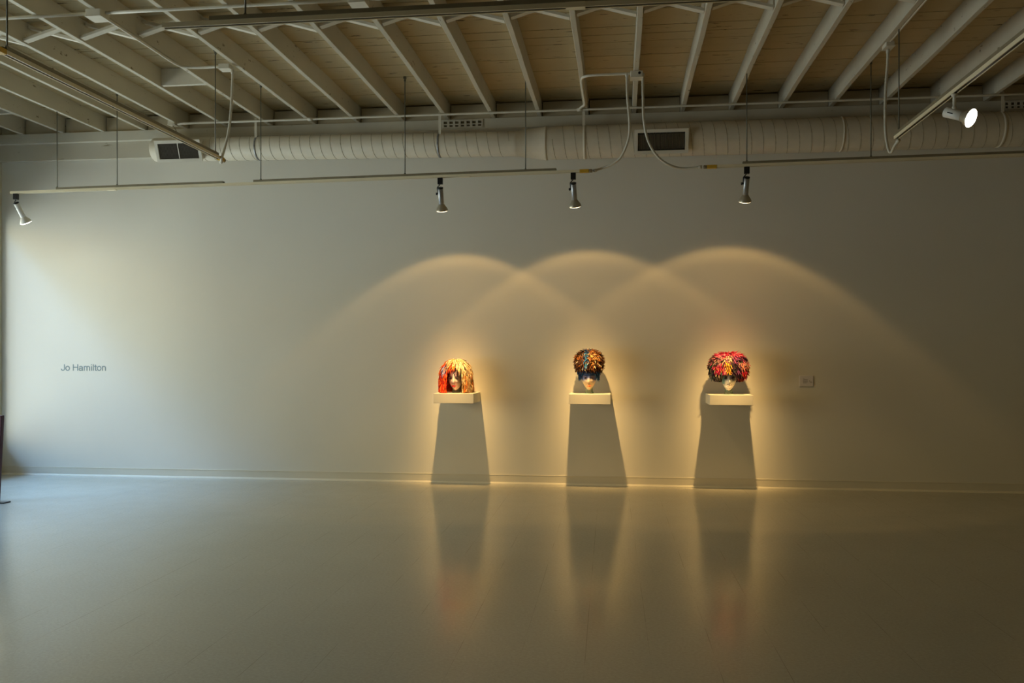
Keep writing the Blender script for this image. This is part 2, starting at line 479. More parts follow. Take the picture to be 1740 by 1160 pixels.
# registers on the duct
def register(u0, u1, v0, v1, label_side, centre_bar):
    dF = .43
    a, b = at(u0, v1, d=dF), at(u1, v0, d=dF)
    w, h = (b.x - a.x) / 2, (b.z - a.z) / 2 * 1.05
    c = Vector(((a.x + b.x) / 2, -dF, (a.z + b.z) / 2))
    tl = math.radians(20)
    ex = Vector((1, 0, 0)); ez = Vector((0, -math.sin(tl), math.cos(tl))); ey = Vector((0, math.cos(tl), math.sin(tl)))
    bm = bm_new(); t = .035
    obox(bm, c + ez * (h - t / 2), ex, ey, ez, w, .008, t / 2); obox(bm, c - ez * (h - t / 2), ex, ey, ez, w, .008, t / 2)
    for s in (-1, 1): obox(bm, c + ex * (s * (w - t / 2)), ex, ey, ez, t / 2, .008, h - t)
    fr = obj('vent_grille', bm, M['vent'], duct)
    # collar between the duct and the grille
    bm = bm_new()
    for s in (-1, 1):
        obox(bm, c + ex * (s * (w - .03)) + ey * .08, ex, ey, ez, .005, .075, h - .02)
        obox(bm, c + ez * (s * (h - .025)) + ey * .08, ex, ey, ez, w - .03, .075, .005)
    obj('collar', bm, M['vent'], fr)
    bm = bm_new(); obox(bm, c + ey * .05, ex, ey, ez, w - .035, .004, h - .03)
    obj('shade_plate', bm, M['dark'], fr)  # solid plate, the vent's inner shade put into its colour
    bm = bm_new(); n = 34
    for i in range(n):
        x = -w + t + (2 * w - 2 * t) * (i + .5) / n
        yy = (ex * .2 + ey * .98).normalized()
        obox(bm, c + ex * x + ey * .012, yy.cross(ez), yy, ez, .0013, .011, h - t)
    obj('louvre_slats', bm, M['slat'], fr)
    if centre_bar:
        bm = bm_new(); obox(bm, c + ey * .002, ex, ey, ez, .005, .004, h - t); obj('centre_bar', bm, M['vent'], fr)
register(265, 342, 238, 275, 'left', True)
register(1078, 1170, 219, 261, 'centre', False)

# slotted strips fixed to the ledger
def slotted(u0, u1, v0, v1, lb):
    a, b = at(u0, v1, d=.115), at(u1, v0, d=.115)
    bm = bm_new(); L = b.x - a.x; z0 = 4.0; H = .085; n = 7
    box(bm, a.x, b.x, -.118, -.100, z0, z0 + .012); box(bm, a.x, b.x, -.118, -.100, z0 + H - .012, z0 + H)
    box(bm, a.x, b.x, -.118, -.100, z0 + .034, z0 + .044)
    for i in range(n + 1):
        x = a.x + L * i / n
        box(bm, x - .014 if i else x, x + .014 if i < n else x, -.118, -.100, z0 + .012, z0 + .034)
        box(bm, x - .012 if i else x, x + .012 if i < n else x, -.118, -.100, z0 + .044, z0 + H - .012)
    r = thing('slotted_bracket', lb, 'bracket', (a.x, -.1, z0))
    obj('slotted_face', bm, M['conduit'], r)
    bm = bm_new(); box(bm, a.x + .005, b.x - .005, -.1025, -.1005, z0 + .008, z0 + H - .008)
    obj('shade_backing', bm, M['slotshade'], r)  # sheet whose dark colour stands for shade in the slots
slotted(752, 820, 203, 216, 'short perforated steel strip on the ledger above the narrow duct')
slotted(1706, 1776, 172, 184, 'short perforated steel strip on the ledger at the far right edge')

# ------------------------------------------------------------------ conduits and junction boxes
ZC = ZJ - .012
def jbox(p, sx, sy, sz, lb, hole=False):
    r = thing('junction_box', lb, 'junction box', (p.x, p.y, p.z - sz / 2))
    bm = bm_new(); box(bm, p.x - sx / 2, p.x + sx / 2, p.y - sy / 2, p.y + sy / 2, p.z - sz / 2 + .003, p.z + sz / 2); bevel(bm, .006)
    bd = obj('box_body', bm, M['conduit'], r)
    bm = bm_new(); box(bm, p.x - sx / 2 - .003, p.x + sx / 2 + .003, p.y - sy / 2 - .003, p.y + sy / 2 + .003, p.z - sz / 2, p.z - sz / 2 + .004)
    obj('cover_plate', bm, M['conduit'], r)
    if hole:
        bm = bm_new(); lathe(bm, (p.x + sx * .22, p.y - sy / 2 + .001, p.z + .008), (0, -1, 0), [(0, .013), (.003, .013)], 16)
        o = obj('knockout', bm, M['dark'], r); o['label'] = 'near-black disc painted for the shade of an open knockout hole'
    return r
def pipe(pts, lb, r=.0125, couple=(), smooth=6):
    p = smooth_path(pts, smooth)
    root = thing('electrical_conduit', lb, 'conduit', pts[0])
    bm = bm_new(); tube(bm, p, r, 12); obj('pipe', bm, M['conduit'], root)
    for c, dirn in couple:
        bm = bm_new(); lathe(bm, Vector(c) - Vector(dirn) * .03, dirn, [(0, r + .001), (.002, r + .006), (.058, r + .006), (.06, r + .001)], 14)
        obj('coupling', bm, M['conduit'], root)
# the long one below the joist ends
cx0 = at(300, 211, d=.35).x
tee = at(985, 187, d=.35)
pts = [(cx0, -.35, ZC), (-2.5, -.35, ZC), (0, -.35, ZC), (2, -.35, ZC), (XR - .01, -.35, ZC)]
root_pts = [at(425 + 0, 206, d=.35).x, at(527, 203, d=.35).x, at(1072, 184, d=.35).x]
pipe(pts, 'long straight conduit running below the joist ends along the back wall', .0125,
     [((at(527, 203, d=.35).x, -.35, ZC), (1, 0, 0)), ((tee.x, -.35, ZC), (1, 0, 0))], 2)
# the feed to the duct end's small box
pb = at(289, 210, d=.35)
jbox(Vector((cx0 - .045, -.35, ZC + .004)), .085, .085, .045, 'small white junction box at the left end of the long wall conduit')
# central box
cb = at(1077, 129, z=ZJ - .035); cb.x = jx(0) + JW / 2
jbox(Vector((cb.x, cb.y, ZJ - .033)), .115, .11, .062, 'central junction box under a joist with a round dark knockout', True)
xF = jx(-1) + JW / 2
pipe([(tee.x, -.35 - .03, ZC), (tee.x + .03, -.46, ZC), (xF, -.56, ZC), (xF, -.9, ZC), (xF, cb.y + .13, ZC), (xF + .04, cb.y + .03, ZC), (xF + .14, cb.y, ZC), (cb.x - .2, cb.y, ZC), (cb.x - .056, cb.y, ZC)],
     'bent conduit from the long wall conduit up a joist to the central junction box')
# the row conduit above, left
YC2 = -3.42
pA, pB = at(150, 26, z=ZC), at(592, 7, z=ZC)
snap = lambda x: jx(round((x - JW / 2 - .14) / .52)) + JW / 2
xa = snap(pA.x); xb = snap(pB.x)
pipe([(XL + .01, YC2, ZC), ((XL + xa) / 2, YC2, ZC), (xa - .07, YC2, ZC)], 'horizontal conduit under the joists at the top left corner, left of the large box', .0125, (), 2)
pipe([(xa + .07, YC2, ZC), ((xa + xb) / 2, YC2, ZC), (xb - .08, YC2, ZC)], 'horizontal conduit under the joists between the two upper junction boxes', .0125, (), 2)
pipe([(xb + .08, YC2, ZC), (xb + 2, YC2, ZC), (3.5, YC2, ZC)], 'horizontal conduit under the joists, right of the second upper junction box', .0125, (), 2)
jbox(Vector((xa, YC2, ZJ - .028)), .125, .125, .058, 'large white junction box under a joist in the upper left corner')
jbox(Vector((xb, YC2, ZJ - .028)), .125, .125, .058, 'white junction box just behind the upper lighting track, top edge of the photo')
# down the joist to the left whip's box
pJ = at(384, 116, z=ZJ - .03)
kk = round((at(270, 105, z=ZC).x - .14) / .52)
xj = jx(kk) + JW * .7
pipe([(xj - .012, YC2 + .065, ZC), (xj, YC2 + .2, ZC), (xj, (YC2 + pJ.y) / 2, ZC), (xj, pJ.y - .17, ZC), (xj + .04, pJ.y - .04, ZC), (xj + .15, pJ.y, ZC), (pJ.x - .055, pJ.y, ZC)],
     'conduit running down a left joist and bending right to the box above the left track')
jbox(Vector((pJ.x, pJ.y, ZJ - .024)), .105, .1, .046, 'small junction box feeding the left lighting track')
# right joist conduit
pR = at(1513, 79, z=ZJ - .02)
xR = jx(4) + JW + .014
pipe([(xR, pR.y - .06, ZJ + .01), (xR, pR.y - .6, ZJ + .01), (xR, pR.y - 2.0, ZJ + .01), (xR, pR.y - 3.5, ZJ + .01)], 'conduit along the side of a joist towards the right lighting track', .0125, (), 3)
jbox(Vector((xR, pR.y, ZJ - .012)), .07, .12, .046, 'small conduit body on the joist feeding the right lighting track')

# ------------------------------------------------------------------ lighting tracks
ZT = 3.235
def track(lb, p0, p1, strut0=None, strut1=None, rods=(), feeds=(), joints=(), z=ZT):
    """p0 -> p1 plan points of the track; the strut rail sits on top between strut0 and strut1 (fractions)"""
    p0, p1 = Vector((p0[0], p0[1], z)), Vector((p1[0], p1[1], z))
    d = (p1 - p0); L = d.length; ax = d / L; ay = Vector((0, 0, 1)).cross(ax); up = Vector((0, 0, 1))
    root = thing('lighting_track', lb, 'lighting track', (p0 + p1) / 2)
    bm = bm_new()
    obox(bm, (p0 + p1) / 2 + up * .0115, ax, ay, up, L / 2, .018, .0025)
    for s in (-1, 1): obox(bm, (p0 + p1) / 2 + ay * (s * .015) - up * .0015, ax, ay, up, L / 2, .003, .0105)
    obj('track_channel', bm, M['track'], root)
    bm = bm_new(); obox(bm, (p0 + p1) / 2 + up * .0005, ax, ay, up, L / 2 - .002, .0115, .008)
    obj('slot', bm, M['slot'], root)
    for a, b in (strut0 or []):
        q0, q1 = p0 + d * a, p0 + d * b
        bm = bm_new(); c = (q0 + q1) / 2 + up * .0255; l2 = (q1 - q0).length / 2
        obox(bm, c - up * .0085, ax, ay, up, l2, .02, .0025)
        for s in (-1, 1): obox(bm, c + ay * (s * .0185), ax, ay, up, l2, .0018, .0108)
        for s in (-1, 1): obox(bm, c + ay * (s * .014) + up * .009, ax, ay, up, l2, .005, .0018)
        obj('strut_rail', bm, M['strut'], root)
    for t, top in rods:
        q = p0 + d * t
        bm = bm_new(); tube(bm, [q + up * .03, Vector((q.x, q.y, top))], .0052, 8)
        rd = obj('hanger_rod', bm, M['rod'], root)
        bm = bm_new(); lathe(bm, Vector((q.x, q.y, top - .05)), (0, 0, 1), [(0, .006), (.002, .012), (.016, .012), (.018, .006)], 6)
        obox(bm, Vector((q.x, q.y, top - .012)), Vector((1, 0, 0)), Vector((0, 1, 0)), up, .014, .012, .012)
        obj('rod_clip', bm, M['rod'], rd)
        bm = bm_new(); lathe(bm, q + up * .036, (0, 0, 1), [(0, .01), (.01, .01)], 6)
        obj('nut', bm, M['rod'], rd)
    for t, s in feeds:
        q = p0 + d * t
        bm = bm_new(); obox(bm, q + ax * (s * .045), ax, ay, up, .045, .02, .016); bevel(bm, .003)
        f = obj('feed_connector', bm, M['yellow'], root); f['label'] = 'yellow end feed connector'
        bm = bm_new(); lathe(bm, q + ax * (s * .09), ax * s, [(0, .017), (.03, .017), (.034, .012)], 14); obj('gland', bm, M['strut'], f)
    for t in joints:
        q = p0 + d * t
        bm = bm_new(); obox(bm, q + up * .0005, ax, ay, up, .05, .0195, .0145); obj('joint_cover', bm, M['track'], root)
    return p0, p1
def frac(p0, p1, u):      # where along a wall track a column of the photo falls
    best = min(range(2001), key=lambda i: abs(proj(p0[0] + (p1[0] - p0[0]) * i / 2000, p0[1] + (p1[1] - p0[1]) * i / 2000, ZT)[0] - u))
    return best / 2000
def proj(x, y, z):
    yy = y + DIST; f = -x * SI + yy * CO
    return UC + F * (x * CO + yy * SI) / f, HOR - F * (z - EYE) / f

wl0 = at(19, 327.5, z=ZT); wl1 = at(985, 291, z=ZT)
TL0, TL1 = (wl0.x, wl0.y), (wl1.x, wl1.y)
top = lambda v, u, y: at(u, v, d=-y).z
def rods_on(p0, p1, lst):
    out = []
    for u, v in lst:
        t = frac(p0, p1, u); y = p0[1] + (p1[1] - p0[1]) * t
        out.append((t, min(ZD - .003, max(ZJ + .02, at(u, v, d=-y).z))))
    return out
fr = lambda u: frac(TL0, TL1, u)
track('long wall lighting track on the left, reaching the lamp over the middle sculpture', TL0, TL1,
      [(fr(97), fr(380)), (fr(432), fr(945))], None,
      rods_on(TL0, TL1, [(97, 160), (199, 155), (443, 140), (688, 130), (893, 125)]), [(1.0, 1)], [fr(190), fr(790)])
wr0 = at(1218, 283, z=ZT); wr1 = at(1740, 263.5, z=ZT)
dr = (wr1 - wr0)
TR0, TR1 = (wr0.x, wr0.y), (XR - .3, wr0.y + dr.y / dr.x * (XR - .3 - wr0.x))
fr2 = lambda u: frac(TR0, TR1, u)
track('wall lighting track on the right, holding the lamp over the right sculpture', TR0, TR1,
      [(fr2(1262), 1.0)], None, rods_on(TR0, TR1, [(1269, 110), (1480, 100)]), [(0.0, -1)], [])
# the track towards the camera, left
XT = -3.6
e = at(364, 268, z=ZT); e.x = XT
yr = at(12, 78, x=XT).y; yq = at(7, 82, x=XT).y
track('left lighting track running from near the wall towards the camera', (XT, e.y), (XT, yq),
      [(.01, 1.0)], None, [(.02, ZJ + .1), ((yr - e.y) / (yq - e.y), ZJ + .1)], [(0.0, -1), (1.0, 1)], [])
# right one
XT2 = 2.26
e2 = at(1530, 234, z=ZT)
track('right lighting track running towards the camera and carrying a lit white lamp', (XT2, e2.y), (XT2, -6.9),
      [(0, 1.0)], None, [(.016, ZJ + .1), (.8, ZJ + .1)], [], [])
# the one across the top of the picture
e3 = at(274, 42, z=ZT)
track('lighting track crossing the very top of the photo parallel to the wall', (e3.x, -5.21), (2.2, -5.21),
      [(.058, 1.0)], None, [(.10, ZJ + .1), (.75, ZJ + .1)], [], [.48])

# looping flexible conduits
def whip(lst, lb):
    pts = [at(u, v, d=d) for u, v, d in lst]
    p = smooth_path(pts, 14)
    bm = bm_new(); tube(bm, p, .0125, 10, True)
    r = thing('flexible_conduit', lb, 'flexible conduit', pts[0])
    obj('hose', bm, M['flex'], r)
    for q, w in ((p[0], p[1]), (p[-1], p[-2])):
        bm = bm_new(); lathe(bm, q, w - q, [(0, .012), (.002, .0165), (.03, .0165), (.034, .0135)], 12); obj('end_fitting', bm, M['flex'], r)
dC = -cb.y
eL = TL1; dL = -eL[1]; dR = -TR0[1]
fl = proj(TL1[0] + .125, TL1[1], ZT); frr = proj(TR0[0] - .125, TR0[1], ZT)
whip([(1065, 124, dC), (1066, 165, dC - .04), (1069.5, 205, dC - .08), (1068, 235, dC - .13), (1056, 265, dC - .2), (1040, 279, dC - .25), (1022, 286, dC - .3), (fl[0] + 2, fl[1], dL)],
     'looping conduit from the central junction box down to the left wall track')
whip([(1092, 124, dC), (1092.5, 165, dC - .03), (1094, 205, dC - .06), (1101, 238, dC - .1), (1115, 263, dC - .13), (1135, 279, dC - .16), (1160, 286, dC - .2), (frr[0] - 2, frr[1], dR)],
     'looping conduit from the central junction box down to the right wall track')
dW = -pR.y; dE = -e2.y
whip([(1509, 84, dW), (1508, 110, dW), (1505, 150, dW + .02), (1504, 190, dW + .05), (1505, 228, dW + .08), (1510, 255, dW + .1), (1515, 258, dW + .12), (1520, 248, (dW + dE) / 2 + .1), (1528, 237, dE + .02)],
     'hanging conduit that dips below the end of the right lighting track')
dW = -pJ.y
whip([(395.5, 119, dW), (395, 140, dW), (393, 180, dW), (389, 220, dW + .01), (382, 250, dW + .02), (377, 268, -e.y + .0), (375.5, 276, -e.y - .06)],
     'hanging conduit down to the wall end of the left lighting track')
# thin stem from the small box to the duct register
bm = bm_new(); q = Vector((cx0 - .045, -.35, ZC - .02)); q2 = at(301, 232, d=.40)
tube(bm, smooth_path([q, (q + q2) / 2 + Vector((.015, 0, 0)), q2], 6), .005, 8)
tag(centre(obj('cable', bm, M['strut'])), 'thin dark cable from the small junction box down to the left duct grille', 'cable')

# ------------------------------------------------------------------ track lamps
def track_light(px, py, aim, lb, body, bulbm, lens, barrel_r=.027, barrel_l=.165, bulb_r=.062, white=False):
    """hangs at (px, py) below the track and points at aim; returns (lens centre, direction)"""
    root = thing('track_light', lb, 'spotlight', (px, py, ZT - .02), 'track spotlights')
    bk = M['white'] if white else M['black']
    up = Vector((0, 0, 1))
    bm = bm_new()
    if white:
        lathe(bm, (px, py, ZT - .012), (0, 0, -1), [(0, .02), (.012, .02), (.016, .011), (.085, .011), (.088, .016), (.11, .016), (.113, .01)], 18)
        pivot = Vector((px, py, ZT - .115))
    else:
        box(bm, px - .025, px + .025, py - .017, py + .017, ZT - .078, ZT - .0125); bevel(bm, .003)
        pivot = Vector((px, py, ZT - .098))
    obj('adapter', bm, bk, root)
    d = (Vector(aim) - pivot).normalized()
    sx = d.cross(up).normalized()
    if white:
        start = pivot - d * .07 - up * .035
    else:
        start = pivot - up * .012
        bm = bm_new()                                    # bent arm beside the barrel, with its knob
        off = -sx if sx.x > 0 else sx
        p = [Vector((px, py, ZT - .074)), pivot + off * .012 + up * .008, pivot + off * .03 - up * .012, start + off * .03 + d * .03, start + off * .028 + d * .065]
        tube(bm, smooth_path(p, 6), .0045, 8)
        obj('arm', bm, M['black'], root)
        bm = bm_new(); lathe(bm, start + off * (barrel_r - .001) + d * .062, off, [(0, .006), (.008, .006), (.009, .013), (.02, .013), (.022, .008)], 14)
        obj('knob', bm, M['black'], root)
    bm = bm_new(); r = barrel_r
    lathe(bm, start, d, [(0, r * .8), (.004, r), (barrel_l, r), (barrel_l + .002, r * .93), (barrel_l + .004, r * .8)], 26)
    br = obj('barrel', bm, M[body], root)
    if not white:
        bm = bm_new(); lathe(bm, start - d * .004, d, [(0, r * .7), (.002, r + .002), (.014, r + .002), (.016, r)], 26)
        obj('end_cap', bm, M['black'], br)
    else:
        bm = bm_new(); ss = sx if (sx.y < 0) else -sx
        obox(bm, start + ss * (r + .0005) + d * (barrel_l * .45), d, ss.cross(d), ss, .02, .003, .0015); obj('vent_slot', bm, M['dark'], br)
    b0 = start + d * barrel_l
    bl = .068
    bm = bm_new()
    lathe(bm, b0, d, [(0, r * .9), (.006, r * 1.1), (.022, bulb_r * .62), (.044, bulb_r * .88), (bl - .006, bulb_r), (bl, bulb_r * 1.0)], 30, True, False)
    bo = obj('bulb', bm, M[bulbm], root)
    bm = bm_new()
    lathe(bm, b0 + d * (bl - .003), d, [(0, bulb_r * .985), (.006, bulb_r * .93), (.011, bulb_r * .7), (.015, bulb_r * .35), (.016, .002)], 30, True, True)
    obj('lens', bm, M[lens], bo)
    return b0 + d * (bl + .02), d

def spot(name, loc, d, watts, angle, col, profile, r=.03):
    """a lamp with its own beam profile: (degrees off axis, share of the full intensity)"""
    l = bpy.data.lights.new(name, 'SPOT'); l.energy = watts; l.color = col
    l.spot_size = math.radians(angle); l.spot_blend = .05; l.shadow_soft_size = r
    o = bpy.data.objects.new(name, l); C.objects.link(o)
    o.location = loc; o.rotation_euler = d.to_track_quat('-Z', 'Y').to_euler()
    l.use_nodes = True; nt = l.node_tree; em = nt.nodes['Emission']
    tc = nt.nodes.new('ShaderNodeTexCoord'); sp = nt.nodes.new('ShaderNodeSeparateXYZ')
    nt.links.new(tc.outputs['Normal'], sp.inputs[0])
    ab = nt.nodes.new('ShaderNodeMath'); ab.operation = 'ABSOLUTE'; nt.links.new(sp.outputs[2], ab.inputs[0])
    ac = nt.nodes.new('ShaderNodeMath'); ac.operation = 'ARCCOSINE'; nt.links.new(ab.outputs[0], ac.inputs[0])
    dv = nt.nodes.new('ShaderNodeMath'); dv.operation = 'DIVIDE'; dv.inputs[1].default_value = math.radians(60)
    nt.links.new(ac.outputs[0], dv.inputs[0])
    c = ramp(nt, dv.outputs[0], [(a / 60, (v, v, v)) for a, v in profile])
    nt.links.new(c, em.inputs['Strength'])
    return o

WARM = (1.0, .62, .22)
def on_track(p0, p1, u):
    t = frac(p0, p1, u); return p0[0] + (p1[0] - p0[0]) * t, p0[1] + (p1[1] - p0[1]) * t
# shelves first: their places aim the lamps
SHELF_D, SZ0, SZ1 = .45, .927, 1.033
SH = []
for u0, u1, lb in ((735, 805.8, 'white floating shelf under the orange and blond sculpture, left of three'),
                   (965, 1038.6, 'white floating shelf under the tall brown and blue sculpture, middle of three'),
                   (1204.8, 1281.8, 'white floating shelf under the pink topped sculpture, right of three')):
    xa, xb = at(u0, 678, d=SHELF_D).x, at(u1, 678, d=SHELF_D).x
    xm = (xa + xb) / 2; hw = .222
    bm = bm_new(); box(bm, xm - hw, xm + hw, -SHELF_D, -.001, SZ0, SZ1); bevel(bm, .003)
    tag(centre(obj('floating_shelf', bm, M['shelf'])), lb, 'shelf', 'floating wall shelves')
    SH.append(xm)
HD = .225
HX = [at(775, 640, d=HD).x, at(1001, 640, d=HD).x, at(1238, 640, d=HD).x]

LAMPS = [(on_track(TL0, TL1, 748), HX[0], 'silver track spotlight hanging above the orange and blond sculpture'),
         (on_track(TL0, TL1, 974), HX[1], 'silver track spotlight hanging above the tall brown and blue sculpture'),
         (on_track(TR0, TR1, 1269), HX[2], 'silver track spotlight hanging above the pink topped sculpture')]
def par_profile(core, wide, plateau, ring):
    out = []
    for a in (0, 3, 6, 9, 12, 15, 18, 22, 26, 31, 36, 41, 44, 46, 47.5, 48.5, 49.5, 50.5, 52, 55):
        edge = 1 / (1 + math.exp((a - 50.2) / .7))
        out.append((a, core * math.exp(-(a / 9.5) ** 2) + wide * math.exp(-(a / 19) ** 2) + edge * (plateau + ring * math.exp(-((a - 48) / 4) ** 2))))
    return out
LAMP_W, LAMP_PROFILE = (590, 590, 600), par_profile(1, 0, .031, .021)
for i, ((x, y), hx, lb) in enumerate(LAMPS):
    p, d = track_light(x, y, (hx, -.23, 1.04), lb, 'silver', 'bulb', 'lens')
    spot('lamp_beam', p, d, LAMP_W[i], 118, WARM, LAMP_PROFILE)
x, y = on_track(TL0, TL1, 27)
p, d = track_light(x, y, (x + .34, -.02, 1.45), 'white barrelled spotlight at the far left end of the wall track', 'lampwhite', 'lampwhite', 'lens_bright')
spot('lamp_flood', p, d, 5, 116, (.75, .92, 1.0), [(0, .30), (15, .34), (30, .5), (42, .5), (48, .32), (56, 0)])
c5 = at(1637, 161, z=ZT - .02)
p, d = track_light(XT2, c5.y, (XT2 + 1.9, c5.y - 2.05, ZT - 1.4), 'bright white spotlight on the right track, its lit face turned to the camera',
                   'lampwhite', 'bulb', 'lens_bright', .034, .125, .062, True)
spot('lamp_wide', p, d, 140, 112, WARM, [(0, 1), (25, .8), (42, .4), (50, .15), (55, 0)])

# ------------------------------------------------------------------ the three head sculptures
def gauss(x, s): return math.exp(-(x / s) ** 2)
def lerp3(a, b, t): return tuple(a[i] + (b[i] - a[i]) * t for i in range(3))
CHIN, EYEZ, TOPZ, HWID = .043, .178, .30, .081

def face_mesh(o, dye, yaw):
    """a head: chin at CHIN above the shelf, facing -Y, with nose, sockets, cheeks and lips"""
    bm = bm_new(); lay = bm.verts.layers.float_color.new('dye')
    nu, nv = 56, 44; rows = []
    zc, hz = (CHIN + TOPZ) / 2, (TOPZ - CHIN) / 2
    for j in range(nv + 1):
        ph = -PI / 2 + PI * j / nv; row = []
        for i in range(nu):
            a = 2 * PI * i / nu
            x, y, z = math.cos(ph) * math.sin(a), -math.cos(ph) * math.cos(a), math.sin(ph)
            t = max(0, -z)
            w = HWID * (1 - .40 * t ** 1.3)                       # jaw narrows to the chin
            front = max(0, -y)
            px, pz = x * w, zc + z * hz
            py = y * (.098 if y < 0 else .105) * (1 - .22 * t if y < 0 else 1 - .35 * t)
            if front > .12:
                k = min(1, (front - .12) / .3)
                e = 0
                e += .026 * gauss(px, .0125) * gauss(pz - .133, .020)           # nose tip
                e += .014 * gauss(px, .010) * gauss(pz - .160, .022)            # bridge
                e -= .013 * (gauss(px - .036, .019) + gauss(px + .036, .019)) * gauss(pz - EYEZ, .016)
                e += .006 * gauss(pz - .200, .012) * gauss(px, .06)             # brow
                e += .008 * gauss(px, .024) * gauss(pz - .092, .013)            # mouth
                e -= .005 * gauss(px, .03) * gauss(pz - .072, .007)
                e += .009 * gauss(px, .022) * gauss(pz - .055, .014)            # chin
                e += .006 * (gauss(px - .045, .02) + gauss(px + .045, .02)) * gauss(pz - .135, .025)
                py -= e * k
            v = bm.verts.new((px, py, pz)); v[lay] = (*dye(px, pz, front), 1)
            row.append(v)
        rows.append(row)
    for a, b in zip(rows, rows[1:]):
        for i in range(nu):
            f = bm.faces.new((a[i], a[(i + 1) % nu], b[(i + 1) % nu], b[i])); f.smooth = True
    bmesh.ops.remove_doubles(bm, verts=list(bm.verts), dist=1e-5)
    R = Matrix.Translation(o) @ Matrix.Rotation(yaw, 4, 'Z')
    bm.transform(R)
    return bm, R

def ell(bm, c, r, n=14):
    m = Matrix.Translation(c) @ Matrix.Diagonal((*r, 1))
    bmesh.ops.create_uvsphere(bm, u_segments=n, v_segments=n // 2 + 2, radius=1, matrix=m)
    for f in bm.faces: f.smooth = True

def yarn(bm, lay, p, d, n, L, w, col, curl):
    """one tapering tuft of yarn from p along d, lifting off along n"""
    d = d.normalized(); s = d.cross(n).normalized(); rings = []
    steps = 4
    for i in range(steps + 1):
        t = i / steps
        c = p + d * (L * t) + n * (curl * math.sin(PI * min(1, t * 1.1)) ) + s * (random.uniform(-1, 1) * w * .3)
        rr = w * (.9 - .55 * t if i else .5)
        ring = []
        for k in range(3):
            a = 2 * PI * k / 3 + .5
            q = bm.verts.new(c + (s * math.cos(a) + n * math.sin(a)) * rr); q[lay] = (*col, 1); ring.append(q)
        rings.append(ring)
    for a, b in zip(rings, rings[1:]):
        for k in range(3): bm.faces.new((a[k], a[(k + 1) % 3], b[(k + 1) % 3], b[k]))
    bm.faces.new(rings[0][::-1]); bm.faces.new(rings[-1])

def vary(c, k=.28):
    m = 1 + random.uniform(-k, k)
    return tuple(max(0, min(1, x * m * (1 + random.uniform(-.06, .06)))) for x in c)

def glass_neck(o, root):
    bm = bm_new()
    lathe(bm, (o.x, o.y, SZ1 + .0005), (0, 0, 1), [(0, .044), (.002, .048), (.010, .049), (.016, .046), (.024, .041), (.045, .038), (.075, .042), (.095, .045)], 32)
    return obj('glass_neck', bm, M['glass'], root)

def features(R, face, lipm, eye_dx=.036):
    for s in (-1, 1):
        bm = bm_new(); ell(bm, (s * eye_dx, -.083, EYEZ), (.017, .009, .009)); bm.transform(R); obj('eye', bm, M['eye'], face)
        bm = bm_new()
        pts = [(s * (eye_dx - .02), -.099, EYEZ + .018), (s * eye_dx, -.096, EYEZ + .025), (s * (eye_dx + .02), -.083, EYEZ + .019)]
        tube(bm, smooth_path(pts, 4), .0028, 6); bm.transform(R); obj('eyebrow', bm, M['eye'], face)
    bm = bm_new()
    ell(bm, (-.010, -.089, .097), (.013, .008, .0052)); ell(bm, (.010, -.089, .097), (.013, .008, .0052)); ell(bm, (0, -.089, .0885), (.019, .0085, .0065))
    bm.transform(R); obj('lips', bm, lipm, face)
    bm = bm_new()
    for s in (-1, 1): ell(bm, (s * .0075, -.112, .1195), (.004, .0035, .0025), 8)
    bm.transform(R); obj('nostrils', bm, M['eye'], face)

def sculpture(i, lb, dye, lipm, yaw, drop=0.0):
    o = Vector((HX[i], -HD, SZ1))
    root = thing('head_sculpture', lb, 'sculpture', o, 'wigged head sculptures')
    glass_neck(o, root)
    bm, R = face_mesh(o - Vector((0, .012, drop)), dye, yaw)
    face = obj('face', bm, M['facepaint'], root)
    features(R, face, lipm)
    return o, root

def mix_pick(*cw):
    r = random.random() * sum(w for _, w in cw)
    for c, w in cw:
        r -= w
        if r <= 0: return c
    return cw[-1][0]

RED, ORA, DRED = (.80, .05, .012), (.90, .22, .03), (.34, .015, .012)
CREAM, BLOND, AMB = (.74, .58, .36), (.66, .42, .19), (.55, .24, .06)
LILAC, NAVY = (.42, .36, .55), (.10, .08, .20)

# --- 1: bob of red-orange and blond
def dye1(x, z, fr):
    c = (.86, .62, .58)
    if z > EYEZ - .004: c = lerp3(c, (.30, .17, .2), min(1, (z - EYEZ + .004) / .03))
    c = lerp3(c, (.70, .22, .22), .5 * gauss(x, .03) * gauss(z - .13, .012))
    if x > .035: c = lerp3(c, (.45, .36, .28), min(1, (x - .035) / .02))
    if abs(x) < .011 and z > .13: c = (.9, .68, .64)
    return c
o, root = sculpture(0, 'crocheted head with a red orange and blond bob wig', dye1, M['lip_red'], math.radians(-5), .018)
bm = bm_new(); lay = bm.verts.layers.float_color.new('dye')
W1, D1, H1 = .168, .135, .372
def surf1(a, t):
    """a: angle round the head from the front (+ = right); t: 0 crown .. 1 hem"""
    if t < .42:
        ph = t / .42 * PI / 2
        r, z = math.sin(ph), .20 + (H1 - .20) * math.cos(ph)
    else:
        q = (t - .42) / .58; r, z = 1.0 + .07 * math.sin(q * PI * .5), .20 * (1 - q) + .008
    return Vector((r * W1 * math.sin(a), -r * D1 * math.cos(a), z))
